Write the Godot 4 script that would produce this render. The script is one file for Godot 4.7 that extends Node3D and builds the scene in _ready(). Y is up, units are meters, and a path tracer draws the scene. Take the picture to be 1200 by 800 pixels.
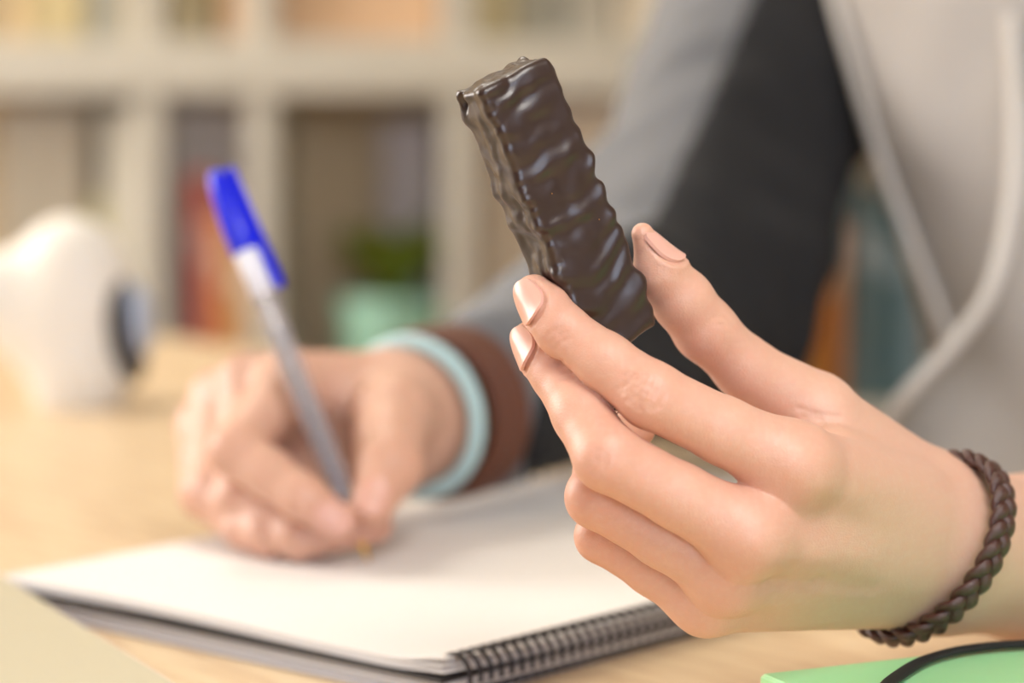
extends Node3D

# ---------------------------------------------------------------- the lens the photograph was taken with
const EYE := Vector3(0, 0.913, 0)
const FOCAL := 3000.0          # in pixels of a 1200 x 800 frame
const DESK_Y := 0.75
var cam_basis := Basis(Vector3.RIGHT, deg_to_rad(-5.86))
var rng := RandomNumberGenerator.new()
var used_names := {}

func at(px: float, py: float, depth: float) -> Vector3:
	return EYE + cam_basis * Vector3((px - 600.0) / FOCAL * depth, (400.0 - py) / FOCAL * depth, -depth)

func on_plane(px: float, py: float, y: float) -> Vector3:
	var d := cam_basis * Vector3((px - 600.0) / FOCAL, (400.0 - py) / FOCAL, -1.0)
	return EYE + d * ((y - EYE.y) / d.y)

func on_depth(px: float, py: float, z: float) -> Vector3:
	var d := cam_basis * Vector3((px - 600.0) / FOCAL, (400.0 - py) / FOCAL, -1.0)
	return EYE + d * (z / d.z)

# ---------------------------------------------------------------- a body or a cloth as tapered capsules joined by smooth minima, meshed as surface nets
class Flesh:
	var a := PackedVector3Array()
	var ba := PackedVector3Array()
	var inv := PackedFloat32Array()
	var ra := PackedFloat32Array()
	var dr := PackedFloat32Array()
	var grp := PackedInt32Array()
	var k_in := [0.009, 0.003, 0.003, 0.003, 0.003, 0.003, 0.003, 0.003]
	var k_join := 0.006
	var da := PackedVector3Array()
	var dba := PackedVector3Array()
	var dinv := PackedFloat32Array()
	var dw := PackedFloat32Array()
	var dd := PackedFloat32Array()
	var noise: FastNoiseLite
	var noise_amp := 0.0
	var noise_scale := Vector3.ONE
	var shape = null
	var V := PackedVector3Array()
	var N := PackedVector3Array()
	var C := PackedColorArray()
	var I := PackedInt32Array()
	var base_color := Color(1, 1, 1)
	var spots := []               # [center, radius, colour, strength]

	func bone(g: int, p: Vector3, q: Vector3, r0: float, r1: float) -> void:
		a.append(p); ba.append(q - p); inv.append(1.0 / maxf((q - p).length_squared(), 1e-12))
		ra.append(r0); dr.append(r1 - r0); grp.append(g)

	func chain(g: int, pts: Array, radii: Array) -> void:
		for i in pts.size() - 1:
			bone(g, pts[i], pts[i + 1], radii[i], radii[i + 1])

	func dent(p: Vector3, q: Vector3, width: float, depth: float) -> void:
		da.append(p); dba.append(q - p); dinv.append(1.0 / maxf((q - p).length_squared(), 1e-12))
		dw.append(1.0 / (width * width)); dd.append(depth)

	func all() -> PackedInt32Array:
		return PackedInt32Array(range(a.size()))

	func field(p: Vector3, list: PackedInt32Array, dents: PackedInt32Array) -> float:
		if shape != null:
			return shape.call(p)
		var palm := 1e3
		var total := 1e3
		var cur := 1e3
		var g := 0
		var k: float = k_in[0]
		for i in list:
			var gi := grp[i]
			if gi != g:
				if g == 0:
					palm = cur
					total = cur
				else:
					var hj := k_join - absf(palm - cur)
					total = minf(total, minf(palm, cur) - (hj * hj * 0.25 / k_join if hj > 0.0 else 0.0))
				cur = 1e3
				g = gi
				k = k_in[g]
			var pa := p - a[i]
			var t := clampf(pa.dot(ba[i]) * inv[i], 0.0, 1.0)
			var d := (pa - ba[i] * t).length() - ra[i] - dr[i] * t
			var h := k - absf(cur - d)
			cur = minf(cur, d)
			if h > 0.0:
				cur -= h * h * 0.25 / k
		if g == 0:
			total = cur
		else:
			var hj := k_join - absf(palm - cur)
			total = minf(total, minf(palm, cur) - (hj * hj * 0.25 / k_join if hj > 0.0 else 0.0))
		for j in dents:
			var pa := p - da[j]
			var t := clampf(pa.dot(dba[j]) * dinv[j], 0.0, 1.0)
			var e := (pa - dba[j] * t).length_squared() * dw[j]
			if e < 6.0:
				total += dd[j] * exp(-e)
		if noise_amp > 0.0:
			total += noise_amp * noise.get_noise_3dv(p * noise_scale)
		return total

	func trace(from: Vector3, dir: Vector3) -> Vector3:
		var l := all()
		var none := PackedInt32Array()
		var p := from
		for i in 80:
			var d := field(p, l, none)
			p += dir * d * 0.9
			if absf(d) < 2e-5:
				break
		return p

	func grad(p: Vector3) -> Vector3:
		var l := all()
		var none := PackedInt32Array()
		var e := 4e-4
		return Vector3(field(p + Vector3(e, 0, 0), l, none) - field(p - Vector3(e, 0, 0), l, none), field(p + Vector3(0, e, 0), l, none) - field(p - Vector3(0, e, 0), l, none), field(p + Vector3(0, 0, e), l, none) - field(p - Vector3(0, 0, e), l, none)).normalized()

	func crease(flat: Array, depth: float, width: float) -> void:   # a line of surface points pressed in (or, with a negative depth, raised)
		for i in flat.size() - 1:
			dent(flat[i], flat[i + 1], width, depth)

	func net(cell: float, lo: Vector3, hi: Vector3, block := 4) -> void:
		var bs := cell * block
		var nb := Vector3i(((hi - lo) / bs).ceil())
		var half := bs * 0.5 * sqrt(3.0)
		var reach := 0.0
		for x in dd:
			reach = maxf(reach, absf(x))
		reach += noise_amp
		var every := all()
		var none := PackedInt32Array()
		var index := {}
		var edges := PackedInt64Array()
		var flips := PackedByteArray()
		var s := block + 1
		var grid := PackedFloat32Array()
		grid.resize(s * s * s)
		var kmax := 0.022 + reach
		for k in k_in:
			kmax = maxf(kmax, k + reach)
		const W := 4096
		# coarse pass: groups of 4 x 4 x 4 blocks
		var big := 4
		for bz in range(0, nb.z, big):
			for by in range(0, nb.y, big):
				for bx in range(0, nb.x, big):
					var cb := lo + (Vector3(bx, by, bz) + Vector3.ONE * big * 0.5) * bs
					if absf(field(cb, every, none)) > half * big * 1.15 + reach:
						continue
					for z in range(bz, mini(bz + big, nb.z)):
						for y in range(by, mini(by + big, nb.y)):
							for x in range(bx, mini(bx + big, nb.x)):
								var o := lo + Vector3(x, y, z) * bs
								var c := o + Vector3.ONE * bs * 0.5
								var dc := field(c, every, none)
								if absf(dc) > half * 1.2 + reach + 0.001:
									continue
								var list := PackedInt32Array()
								for i in every:
									var pa := c - a[i]
									var t := clampf(pa.dot(ba[i]) * inv[i], 0.0, 1.0)
									if (pa - ba[i] * t).length() - ra[i] - dr[i] * t < dc + 2.0 * half + kmax:
										list.append(i)
								var dents := PackedInt32Array()
								for j in da.size():
									var pa := c - da[j]
									var t := clampf(pa.dot(dba[j]) * dinv[j], 0.0, 1.0)
									if (pa - dba[j] * t).length() < half + 2.5 / sqrt(dw[j]):
										dents.append(j)
								var n := 0
								for k in s:
									for j in s:
										for i in s:
											grid[n] = field(o + Vector3(i, j, k) * cell, list, dents)
											n += 1
								for k in block:
									for j in block:
										for i in block:
											n = i + s * (j + s * k)
											var v0 := grid[n]
											var v1 := grid[n + 1]
											var v2 := grid[n + s]
											var v3 := grid[n + s + 1]
											var n2 := n + s * s
											var v4 := grid[n2]
											var v5 := grid[n2 + 1]
											var v6 := grid[n2 + s]
											var v7 := grid[n2 + s + 1]
											var m := int(v0 < 0) + int(v1 < 0) + int(v2 < 0) + int(v3 < 0) + int(v4 < 0) + int(v5 < 0) + int(v6 < 0) + int(v7 < 0)
											if m == 0 or m == 8:
												continue
											var sum := Vector3.ZERO
											var cnt := 0
											if (v0 < 0) != (v1 < 0): sum += Vector3(v0 / (v0 - v1), 0, 0); cnt += 1
											if (v2 < 0) != (v3 < 0): sum += Vector3(v2 / (v2 - v3), 1, 0); cnt += 1
											if (v4 < 0) != (v5 < 0): sum += Vector3(v4 / (v4 - v5), 0, 1); cnt += 1
											if (v6 < 0) != (v7 < 0): sum += Vector3(v6 / (v6 - v7), 1, 1); cnt += 1
											if (v0 < 0) != (v2 < 0): sum += Vector3(0, v0 / (v0 - v2), 0); cnt += 1
											if (v1 < 0) != (v3 < 0): sum += Vector3(1, v1 / (v1 - v3), 0); cnt += 1
											if (v4 < 0) != (v6 < 0): sum += Vector3(0, v4 / (v4 - v6), 1); cnt += 1
											if (v5 < 0) != (v7 < 0): sum += Vector3(1, v5 / (v5 - v7), 1); cnt += 1
											if (v0 < 0) != (v4 < 0): sum += Vector3(0, 0, v0 / (v0 - v4)); cnt += 1
											if (v1 < 0) != (v5 < 0): sum += Vector3(1, 0, v1 / (v1 - v5)); cnt += 1
											if (v2 < 0) != (v6 < 0): sum += Vector3(0, 1, v2 / (v2 - v6)); cnt += 1
											if (v3 < 0) != (v7 < 0): sum += Vector3(1, 1, v3 / (v3 - v7)); cnt += 1
											var ci := x * block + i
											var cj := y * block + j
											var ck := z * block + k
											var key := ci + W * (cj + W * ck)
											index[key] = V.size()
											var f := sum / cnt
											V.append(o + (Vector3(i, j, k) + f) * cell)
											var ix := 1.0 - f.x
											var iy := 1.0 - f.y
											var iz := 1.0 - f.z
											N.append(Vector3(iz * (iy * (v1 - v0) + f.y * (v3 - v2)) + f.z * (iy * (v5 - v4) + f.y * (v7 - v6)), iz * (ix * (v2 - v0) + f.x * (v3 - v1)) + f.z * (ix * (v6 - v4) + f.x * (v7 - v5)), iy * (ix * (v4 - v0) + f.x * (v5 - v1)) + f.y * (ix * (v6 - v2) + f.x * (v7 - v3))).normalized())
											if (v0 < 0) != (v1 < 0): edges.append(key * 3); flips.append(int(v0 < 0))
											if (v0 < 0) != (v2 < 0): edges.append(key * 3 + 1); flips.append(int(v0 < 0))
											if (v0 < 0) != (v4 < 0): edges.append(key * 3 + 2); flips.append(int(v0 < 0))
		var step := [1, W, W * W]
		for e in edges.size():
			var axis := edges[e] % 3
			var key := edges[e] / 3
			var u: int = step[(axis + 1) % 3]
			var w: int = step[(axis + 2) % 3]
			var q0: int = index.get(key, -1)
			var q1: int = index.get(key - u, -1)
			var q2: int = index.get(key - u - w, -1)
			var q3: int = index.get(key - w, -1)
			if q0 < 0 or q1 < 0 or q2 < 0 or q3 < 0:
				continue
			if flips[e]:
				I.append_array([q0, q2, q1, q0, q3, q2])
			else:
				I.append_array([q0, q1, q2, q0, q2, q3])

	func paint() -> void:
		var first := C.size()
		for n in range(first, V.size()):
			var p := V[n]
			var c := base_color
			for sp in spots:
				var d2: float = (p - sp[0]).length_squared() / (sp[1] * sp[1])
				if d2 < 5.0:
					c = c.lerp(sp[2], sp[3] * exp(-d2))
			C.append(c)

	func build(material: Material) -> ArrayMesh:
		var arrays := []
		arrays.resize(Mesh.ARRAY_MAX)
		arrays[Mesh.ARRAY_VERTEX] = V
		arrays[Mesh.ARRAY_NORMAL] = N
		arrays[Mesh.ARRAY_INDEX] = I
		if C.size() == V.size():
			arrays[Mesh.ARRAY_COLOR] = C
		var m := ArrayMesh.new()
		m.add_surface_from_arrays(Mesh.PRIMITIVE_TRIANGLES, arrays)
		m.surface_set_material(0, material)
		return m

# ---------------------------------------------------------------- helpers
func numbered(called: String) -> String:
	var n: int = used_names.get(called, 0)
	used_names[called] = n + 1
	return called if n == 0 else "%s_%03d" % [called, n]

func tag(o: Node3D, label: String, category: String, group := "") -> Node3D:
	o.set_meta("label", label)
	o.set_meta("category", category)
	if group:
		o.set_meta("group", group)
	return o

func thing(called: String, label: String, category: String, where := Vector3.ZERO, turn := 0.0, group := "") -> Node3D:
	var o := Node3D.new()
	o.name = numbered(called)
	add_child(o)
	o.position = where
	o.rotation.y = turn
	tag(o, label, category, group)
	return o

func part(called: String, mesh: Mesh, material: Material, parent: Node3D, where := Vector3.ZERO, turn := Vector3.ZERO) -> MeshInstance3D:
	var o := MeshInstance3D.new()
	o.name = numbered(called) if parent == self else called
	o.mesh = mesh
	if material:
		o.material_override = material
	o.position = where
	o.rotation = turn
	parent.add_child(o, true)
	return o

func world_part(called: String, mesh: Mesh, material: Material, parent: Node3D) -> MeshInstance3D:   # a mesh made in room coordinates, under a thing that is only moved
	return part(called, mesh, material, parent, -parent.position)

func struct(called: String, mesh: Mesh, material: Material, where := Vector3.ZERO, turn := Vector3.ZERO) -> MeshInstance3D:
	var o := part(called, mesh, material, self, where, turn)
	o.set_meta("kind", "structure")
	return o

func mat(color: Color, rough := 0.7, metal := 0.0) -> StandardMaterial3D:
	var m := StandardMaterial3D.new()
	m.albedo_color = color
	m.roughness = rough
	m.metallic = metal
	return m

func noise_tex(seed_: int, freq: float, octaves := 4, kind := FastNoiseLite.TYPE_SIMPLEX_SMOOTH, ramp: Gradient = null, size := 512) -> NoiseTexture2D:
	var f := FastNoiseLite.new()
	f.seed = seed_
	f.noise_type = kind
	f.frequency = freq
	f.fractal_octaves = octaves
	var t := NoiseTexture2D.new()
	t.width = size
	t.height = size
	t.seamless = true
	t.noise = f
	if ramp:
		t.color_ramp = ramp
	return t

func ramp(colors: Array, offsets: Array) -> Gradient:
	var g := Gradient.new()
	g.colors = PackedColorArray(colors)
	g.offsets = PackedFloat32Array(offsets)
	return g

func relief(m: StandardMaterial3D, tex: Texture2D, cm: float, scale: float, world := false) -> StandardMaterial3D:
	m.heightmap_enabled = true
	m.heightmap_texture = tex
	m.heightmap_scale = cm
	m.uv1_triplanar = true
	m.uv1_world_triplanar = world
	m.uv1_scale = Vector3.ONE * scale
	return m

func finish(st: SurfaceTool, smooth := true) -> ArrayMesh:
	st.index()
	st.generate_normals()
	return st.commit()

func box(size: Vector3, bevel := 0.003) -> ArrayMesh:      # a box with chamfered edges, about its middle
	var st := SurfaceTool.new()
	st.begin(Mesh.PRIMITIVE_TRIANGLES)
	st.set_smooth_group(-1)
	var h := size * 0.5
	var b := minf(bevel, minf(h.x, minf(h.y, h.z)) * 0.9)
	var pts := []
	for sx in [-1, 1]:
		for sy in [-1, 1]:
			for sz in [-1, 1]:
				var s := Vector3(sx, sy, sz)
				for ax in 3:
					var p := h - Vector3(b, b, b)
					p[ax] = h[ax]
					pts.append(p * s)
	var hull := func(list: Array): 
		var mid := Vector3.ZERO
		for p in list: mid += p
		mid /= list.size()
		var n: Vector3 = (list[1] - list[0]).cross(list[2] - list[0])
		var order := list.duplicate()
		if n.dot(mid) > 0.0: order.reverse()
		for i in range(1, order.size() - 1):
			st.add_vertex(order[0]); st.add_vertex(order[i]); st.add_vertex(order[i + 1])
	var get_p := func(sx, sy, sz, ax): return pts[(((sx + 1) / 2 * 2 + (sy + 1) / 2) * 2 + (sz + 1) / 2) * 3 + ax]
	for s in [-1, 1]:
		hull.call([get_p.call(s, -1, -1, 0), get_p.call(s, 1, -1, 0), get_p.call(s, 1, 1, 0), get_p.call(s, -1, 1, 0)])
		hull.call([get_p.call(-1, s, -1, 1), get_p.call(1, s, -1, 1), get_p.call(1, s, 1, 1), get_p.call(-1, s, 1, 1)])
		hull.call([get_p.call(-1, -1, s, 2), get_p.call(1, -1, s, 2), get_p.call(1, 1, s, 2), get_p.call(-1, 1, s, 2)])
		for t in [-1, 1]:
			hull.call([get_p.call(s, t, -1, 0), get_p.call(s, t, 1, 0), get_p.call(s, t, 1, 1), get_p.call(s, t, -1, 1)])
			hull.call([get_p.call(s, -1, t, 0), get_p.call(s, 1, t, 0), get_p.call(s, 1, t, 2), get_p.call(s, -1, t, 2)])
			hull.call([get_p.call(-1, s, t, 1), get_p.call(1, s, t, 1), get_p.call(1, s, t, 2), get_p.call(-1, s, t, 2)])
			for u in [-1, 1]:
				hull.call([get_p.call(s, t, u, 0), get_p.call(s, t, u, 1), get_p.call(s, t, u, 2)])
	st.generate_normals()
	return st.commit()

func tube(path: PackedVector3Array, radius: Variant, sides := 10, closed := false, flat := 1.0, flat_dir = Vector3.ZERO) -> ArrayMesh:   # radius: one number or one for each point
	var st := SurfaceTool.new()
	st.begin(Mesh.PRIMITIVE_TRIANGLES)
	st.set_smooth_group(0)
	var n := path.size()
	var up := Vector3.UP
	var rings := []
	for i in n:
		var t := (path[(i + 1) % n] - path[(i - 1 + n) % n]) if closed else (path[mini(i + 1, n - 1)] - path[maxi(i - 1, 0)])
		t = t.normalized()
		if flat_dir is PackedVector3Array:
			up = flat_dir[i]
		elif i == 0:
			up = flat_dir if flat_dir != Vector3.ZERO else (Vector3.UP if absf(t.y) < 0.9 else Vector3.RIGHT)
		elif flat_dir != Vector3.ZERO:
			up = flat_dir
		var side := t.cross(up).normalized()
		up = side.cross(t).normalized()
		var r: float = radius[i] if radius is Array else radius
		var ring := []
		for k in sides:
			var w := TAU * k / sides
			ring.append(path[i] + (side * cos(w) + up * sin(w) * flat) * r)
		rings.append(ring)
	for i in (n if closed else n - 1):
		var p: Array = rings[i]
		var q: Array = rings[(i + 1) % n]
		for k in sides:
			var l := (k + 1) % sides
			for v in [p[k], q[l], q[k], p[k], p[l], q[l]]:
				st.add_vertex(v)
	if not closed:
		for end in [0, n - 1]:
			for k in sides:
				var l := (k + 1) % sides
				st.add_vertex(path[end])
				st.add_vertex(rings[end][l if end == 0 else k])
				st.add_vertex(rings[end][k if end == 0 else l])
	return finish(st)

func lathe(profile: Array, sides := 40) -> ArrayMesh:       # [radius, height] pairs from below upwards, turned about y
	var st := SurfaceTool.new()
	st.begin(Mesh.PRIMITIVE_TRIANGLES)
	st.set_smooth_group(0)
	for i in profile.size() - 1:
		for k in sides:
			var a0 := TAU * k / sides
			var a1 := TAU * (k + 1) / sides
			var p := func(j: int, w: float): return Vector3(cos(w) * profile[j][0], profile[j][1], sin(w) * profile[j][0])
			for v in [p.call(i, a0), p.call(i + 1, a1), p.call(i, a1), p.call(i, a0), p.call(i + 1, a0), p.call(i + 1, a1)]:
				st.add_vertex(v)
	return finish(st)

func smooth_path(pts: Array, each := 8, closed := false) -> PackedVector3Array:
	var out := PackedVector3Array()
	var n := pts.size()
	for i in (n if closed else n - 1):
		var p0: Vector3 = pts[(i - 1 + n) % n] if closed or i > 0 else pts[0]
		var p1: Vector3 = pts[i]
		var p2: Vector3 = pts[(i + 1) % n]
		var p3: Vector3 = pts[(i + 2) % n] if closed or i + 2 < n else pts[n - 1]
		for k in each:
			out.append(p1.cubic_interpolate(p2, p0, p3, float(k) / each))
	if not closed:
		out.append(pts[n - 1])
	return out

const CELL_HAND := 0.00052

func _ready() -> void:
	rng.seed = 7
	# camera
	var cam := Camera3D.new()
	cam.name = "camera"
	cam.projection = Camera3D.PROJECTION_FRUSTUM
	cam.transform = Transform3D(cam_basis, EYE)
	var lens := CameraAttributesPhysical.new()
	lens.frustum_focal_length = 90.0
	lens.exposure_aperture = 6.2
	lens.frustum_focus_distance = 0.604
	cam.attributes = lens
	cam.near = 0.05
	cam.far = 60.0
	cam.size = 2.0 * cam.near * 400.0 / FOCAL
	cam.frustum_offset = Vector2.ZERO
	add_child(cam)
	cam.current = true
	# sky seen through the windows
	var env := Environment.new()
	env.background_mode = Environment.BG_SKY
	var sky_m := ProceduralSkyMaterial.new()
	sky_m.sky_top_color = Color(0.55, 0.70, 0.92)
	sky_m.sky_horizon_color = Color(0.90, 0.92, 0.95)
	sky_m.ground_horizon_color = Color(0.80, 0.80, 0.78)
	sky_m.ground_bottom_color = Color(0.45, 0.43, 0.40)
	sky_m.sky_energy_multiplier = 2.0
	env.sky = Sky.new()
	env.sky.sky_material = sky_m
	env.tonemap_mode = Environment.TONE_MAPPER_LINEAR
	env.tonemap_exposure = 1.08
	env.sdfgi_enabled = true
	env.ssao_enabled = true
	env.ssil_enabled = true
	var we := WorldEnvironment.new()
	we.name = "environment"
	we.environment = env
	add_child(we)
	# daylight: the window at the left, by the desk, and the one behind the camera
	var day := AreaLight3D.new()
	day.name = "window_daylight"
	day.area_size = Vector2(1.5, 1.35)
	day.light_color = Color(1.0, 0.935, 0.85)
	day.light_energy = 6.6
	day.area_range = 12.0
	day.shadow_enabled = true
	add_child(day)
	day.look_at_from_position(Vector3(-2.16, 1.68, -1.75), Vector3(0, 1.0, -1.0))
	day.rotation = Vector3(0, -PI * 0.5, 0)
	var fill := AreaLight3D.new()
	fill.name = "window_daylight_front"
	fill.area_size = Vector2(2.2, 1.3)
	fill.light_color = Color(0.97, 0.98, 1.0)
	fill.light_energy = 1.7
	fill.area_range = 12.0
	fill.shadow_enabled = true
	add_child(fill)
	fill.position = Vector3(0.6, 1.62, 2.14)

	room()
	desk()
	bookcase()
	var skin := mat(Color(1, 1, 1), 0.46)
	skin.vertex_color_use_as_albedo = true
	skin.subsurf_scatter_enabled = true
	skin.subsurf_scatter_strength = 0.08
	relief(skin, noise_tex(2, 0.06, 2, FastNoiseLite.TYPE_CELLULAR), 0.008, 60.0)
	skin.albedo_texture = noise_tex(31, 0.012, 4, FastNoiseLite.TYPE_SIMPLEX_SMOOTH, ramp([Color(1.0, 0.975, 0.965), Color(0.985, 0.98, 0.98), Color(1, 1, 1)], [0.25, 0.5, 0.75]))
	var nails := []
	var flesh := holding_hand(nails)
	writing_hand(flesh, nails)
	person(skin, flesh, nails)
	notebook()
	chocolate_bar(skin)
	pen()
	braided_bracelet()
	writing_bracelets()
	folder()
	foreground_pad()
	ornament()
	shelf_things()
	added_hand_lamp()
	added_shelf_lamp()

const SKIN := Color(0.635, 0.382, 0.275)          # linear
const BLUSH := Color(0.60, 0.285, 0.205)

# ---------------------------------------------------------------- flesh
func nail_mesh(c: Vector3, n: Vector3, d: Vector3, length: float, width: float, radius: float, fl: Flesh = null) -> ArrayMesh:
	d = (d - n * d.dot(n)).normalized()
	var s := d.cross(n).normalized()
	var sag := width * width / 8.0 / radius
	var every := fl.all() if fl else PackedInt32Array()
	var mid := [c]
	var spot := func(x: float, y: float, lift: float) -> Vector3:
		var taper := 1.0 - 0.14 * y
		var p: Vector3 = mid[0] + d * (y * length * 0.5) + s * (x * width * 0.5 * taper) + n * (-sag * x * x - 0.0006 * y * y * y * (1.0 if y > 0.0 else 0.6))
		return p + n * lift
	if fl:
		var sunk := 0.0
		for j in 9:
			for i in 9:
				sunk = minf(sunk, fl.field(spot.call(-0.8 + 0.2 * i, -0.85 + 0.16 * j, 0.0), every, PackedInt32Array()))
		mid[0] += n * minf(-sunk, 0.0005)
	var to_oval := func(u: float, v: float) -> Vector2:
		var k := 0.36 if v > 0.0 else 0.44
		return Vector2(u * sqrt(1.0 - v * v * k), v * sqrt(1.0 - u * u * k))
	var st := SurfaceTool.new()
	st.begin(Mesh.PRIMITIVE_TRIANGLES)
	var m := 16
	for side in 2:
		st.set_smooth_group(side)
		for j in m:
			for i in m:
				var q := []
				for e in [[0, 0], [1, 0], [1, 1], [0, 1]]:
					var o: Vector2 = to_oval.call(-1.0 + 2.0 * (i + e[0]) / m, -1.0 + 2.0 * (j + e[1]) / m)
					q.append(spot.call(o.x, o.y, 0.00014 if side == 0 else -0.0007))
				var order := [0, 2, 1, 0, 3, 2] if side == 0 else [0, 1, 2, 0, 2, 3]
				for t in order:
					st.add_vertex(q[t])
	st.set_smooth_group(2)
	var rim := []
	for k in 64:
		var w := TAU * k / 64.0
		var u := clampf(cos(w) * 1.42, -1.0, 1.0)
		var v := clampf(sin(w) * 1.42, -1.0, 1.0)
		rim.append(to_oval.call(u, v))
	for k in 64:
		var o: Vector2 = rim[k]
		var p: Vector2 = rim[(k + 1) % 64]
		var q := [spot.call(o.x, o.y, 0.00014), spot.call(p.x, p.y, 0.00014), spot.call(p.x, p.y, -0.0007), spot.call(o.x, o.y, -0.0007)]
		for t in [0, 2, 1, 0, 3, 2]:
			st.add_vertex(q[t])
		if fl and o.y < 0.62 and p.y < 0.62:
			fl.dent(spot.call(o.x * 1.05, o.y * 1.05, -0.0001), spot.call(p.x * 1.05, p.y * 1.05, -0.0001), 0.0008, 0.0003)
			fl.dent(spot.call(o.x * 1.28, o.y * 1.22, 0.0), spot.call(p.x * 1.28, p.y * 1.22, 0.0), 0.0013, -0.00012)
	return finish(st)

func mm(x: float) -> float:
	return x * 0.001

func on_skin(fl: Flesh, px: float, py: float) -> Vector3:
	var far := at(px, py, 1.0)
	var dir := (far - EYE).normalized()
	return fl.trace(at(px, py, 0.54), dir)

func skin_line(fl: Flesh, pts: Array, depth: float, width: float) -> void:   # a fold of the skin through points of its surface
	var on := []
	for p in pts:
		on.append(on_skin(fl, p[0], p[1]))
	fl.crease(on, depth, width)

func holding_hand(nails: Array) -> Flesh:
	var f := Flesh.new()
	f.k_in = [0.0065, 0.002, 0.002, 0.002, 0.002, 0.003]
	f.k_join = 0.0045
	var fore := at(1205, 654, 0.690)
	var fore2 := at(1420, 590, 0.800)
	# palm, wrist and forearm
	var im := at(930, 545, 0.597)
	var md := at(878, 626, 0.594)
	var rg := at(856, 672, 0.603)
	var pk := at(828, 702, 0.613)
	f.bone(0, at(1100, 612, 0.655), im, 0.0145, 0.0098)
	f.bone(0, at(1095, 635, 0.653), md, 0.0150, 0.0094)
	f.bone(0, at(1098, 656, 0.656), rg, 0.0145, 0.0088)
	f.bone(0, at(1098, 678, 0.660), pk, 0.0122, 0.0082)
	f.bone(0, at(1060, 640, 0.668), at(920, 635, 0.622), 0.017, 0.0095)
	f.bone(0, at(1090, 598, 0.664), at(966, 496, 0.640), 0.0140, 0.0105)          # thumb metacarpal
	f.bone(0, at(1070, 598, 0.662), at(975, 540, 0.626), 0.0130, 0.0075)
	f.bone(0, at(1100, 628, 0.656), fore, 0.0192, 0.0198)
	f.bone(0, at(1100, 660, 0.660), fore, 0.0176, 0.0198)
	f.bone(0, fore, fore2, 0.0210, 0.031)
	# index
	var ip := at(763, 463, 0.588)
	var idp := at(658, 386, 0.5985)
	var it := at(626, 344, 0.6045)
	f.chain(1, [im, im.lerp(ip, 0.5), ip, ip.lerp(idp, 0.5), idp, idp.lerp(it, 0.6), it], [0.0096, 0.0077, 0.0076, 0.0066, 0.0061, 0.0056, 0.0046])
	# middle
	var mp := at(712, 536, 0.586)
	var mdp := at(652, 437, 0.6045)
	var mt := at(622, 398, 0.612)
	f.chain(2, [md, md.lerp(mp, 0.5), mp, mp.lerp(mdp, 0.5), mdp, mdp.lerp(mt, 0.6), mt], [0.0094, 0.0076, 0.0077, 0.0067, 0.0061, 0.0056, 0.0046])
	# ring
	var rp := at(700, 582, 0.600)
	var rdp := at(712, 524, 0.622)
	var rt := at(742, 500, 0.630)
	f.chain(3, [rg, rg.lerp(rp, 0.5), rp, rp.lerp(rdp, 0.5), rdp, rt], [0.0088, 0.0076, 0.0073, 0.0067, 0.0064, 0.0056])
	# little
	var pp := at(705, 628, 0.614)
	var pdp := at(722, 582, 0.630)
	var pt := at(752, 572, 0.638)
	f.chain(4, [pk, pk.lerp(pp, 0.5), pp, pdp, pt], [0.0082, 0.0067, 0.0062, 0.0058, 0.0048])
	# thumb
	var tm := at(948, 478, 0.640)
	var ti := at(826, 386, 0.628)
	var tq := at(774, 318, 0.620)
	var tt := at(753, 274, 0.6165)
	f.chain(5, [tm, at(874, 432, 0.634), ti, ti.lerp(tq, 0.5), tq, tt], [0.0098, 0.0074, 0.0074, 0.0071, 0.0060, 0.0027])
	# nails
	var put_nail := func(joint: Vector3, tip: Vector3, share: float, n: Vector3, length: float, width: float, radius: float):
		n = (cam_basis * n).normalized()
		var d := (tip - joint).normalized()
		n = (n - d * n.dot(d)).normalized()
		var c := f.trace(joint.lerp(tip, share) + n * 0.02, -n)
		var fore_c := f.trace(joint.lerp(tip, share + 0.28) + n * 0.02, -n)
		d = (fore_c - f.trace(joint.lerp(tip, share - 0.35) + n * 0.02, -n)).normalized()
		n = (n - d * n.dot(d)).normalized()
		nails.append(nail_mesh(c, n, d, length, width, radius, f))
	put_nail.call(idp, it, 0.80, Vector3(-0.50, -0.25, 0.84), 0.0118, 0.0088, 0.0051)
	put_nail.call(mdp, mt, 0.80, Vector3(-0.55, -0.28, 0.80), 0.0118, 0.0088, 0.0051)
	put_nail.call(tq, tt, 0.62, Vector3(0.76, 0.60, 0.22), 0.0125, 0.0092, 0.0054)
	# folds of the finger joints
	var jit := RandomNumberGenerator.new()
	jit.seed = 5
	for k in 11:                                         # across the middle joint of the index finger
		var u := (k - 5) * 5.2
		var c0 := Vector2(752 + u * 0.86, 458 + u * 0.48)
		var l := 20.0 - absf(u) * 0.28 + jit.randf_range(-3.0, 3.0)
		var line := []
		for j in 5:
			var v := (j - 2) * 0.5
			line.append([c0.x + v * l * 0.52 + jit.randf_range(-1.8, 1.8), c0.y - v * l * 0.85 + jit.randf_range(-1.6, 1.6)])
		skin_line(f, line, jit.randf_range(0.00020, 0.00042), 0.0006)
	for w in [[[645, 402], [655, 392], [664, 390]], [[650, 408], [660, 399], [668, 396]], [[642, 394], [650, 387], [657, 384]]]:
		skin_line(f, w, 0.00026, 0.0007)
	for w in [[[648, 428], [655, 424], [660, 424]], [[651, 434], [658, 430], [664, 430]], [[654, 440], [661, 436], [668, 437]], [[657, 446], [664, 443], [671, 444]]]:
		skin_line(f, w, 0.0004, 0.0007)
	for w in [[[690, 548], [698, 538], [700, 528]], [[700, 556], [708, 546], [710, 536]]]:
		skin_line(f, w, 0.0002, 0.0009)
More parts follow.
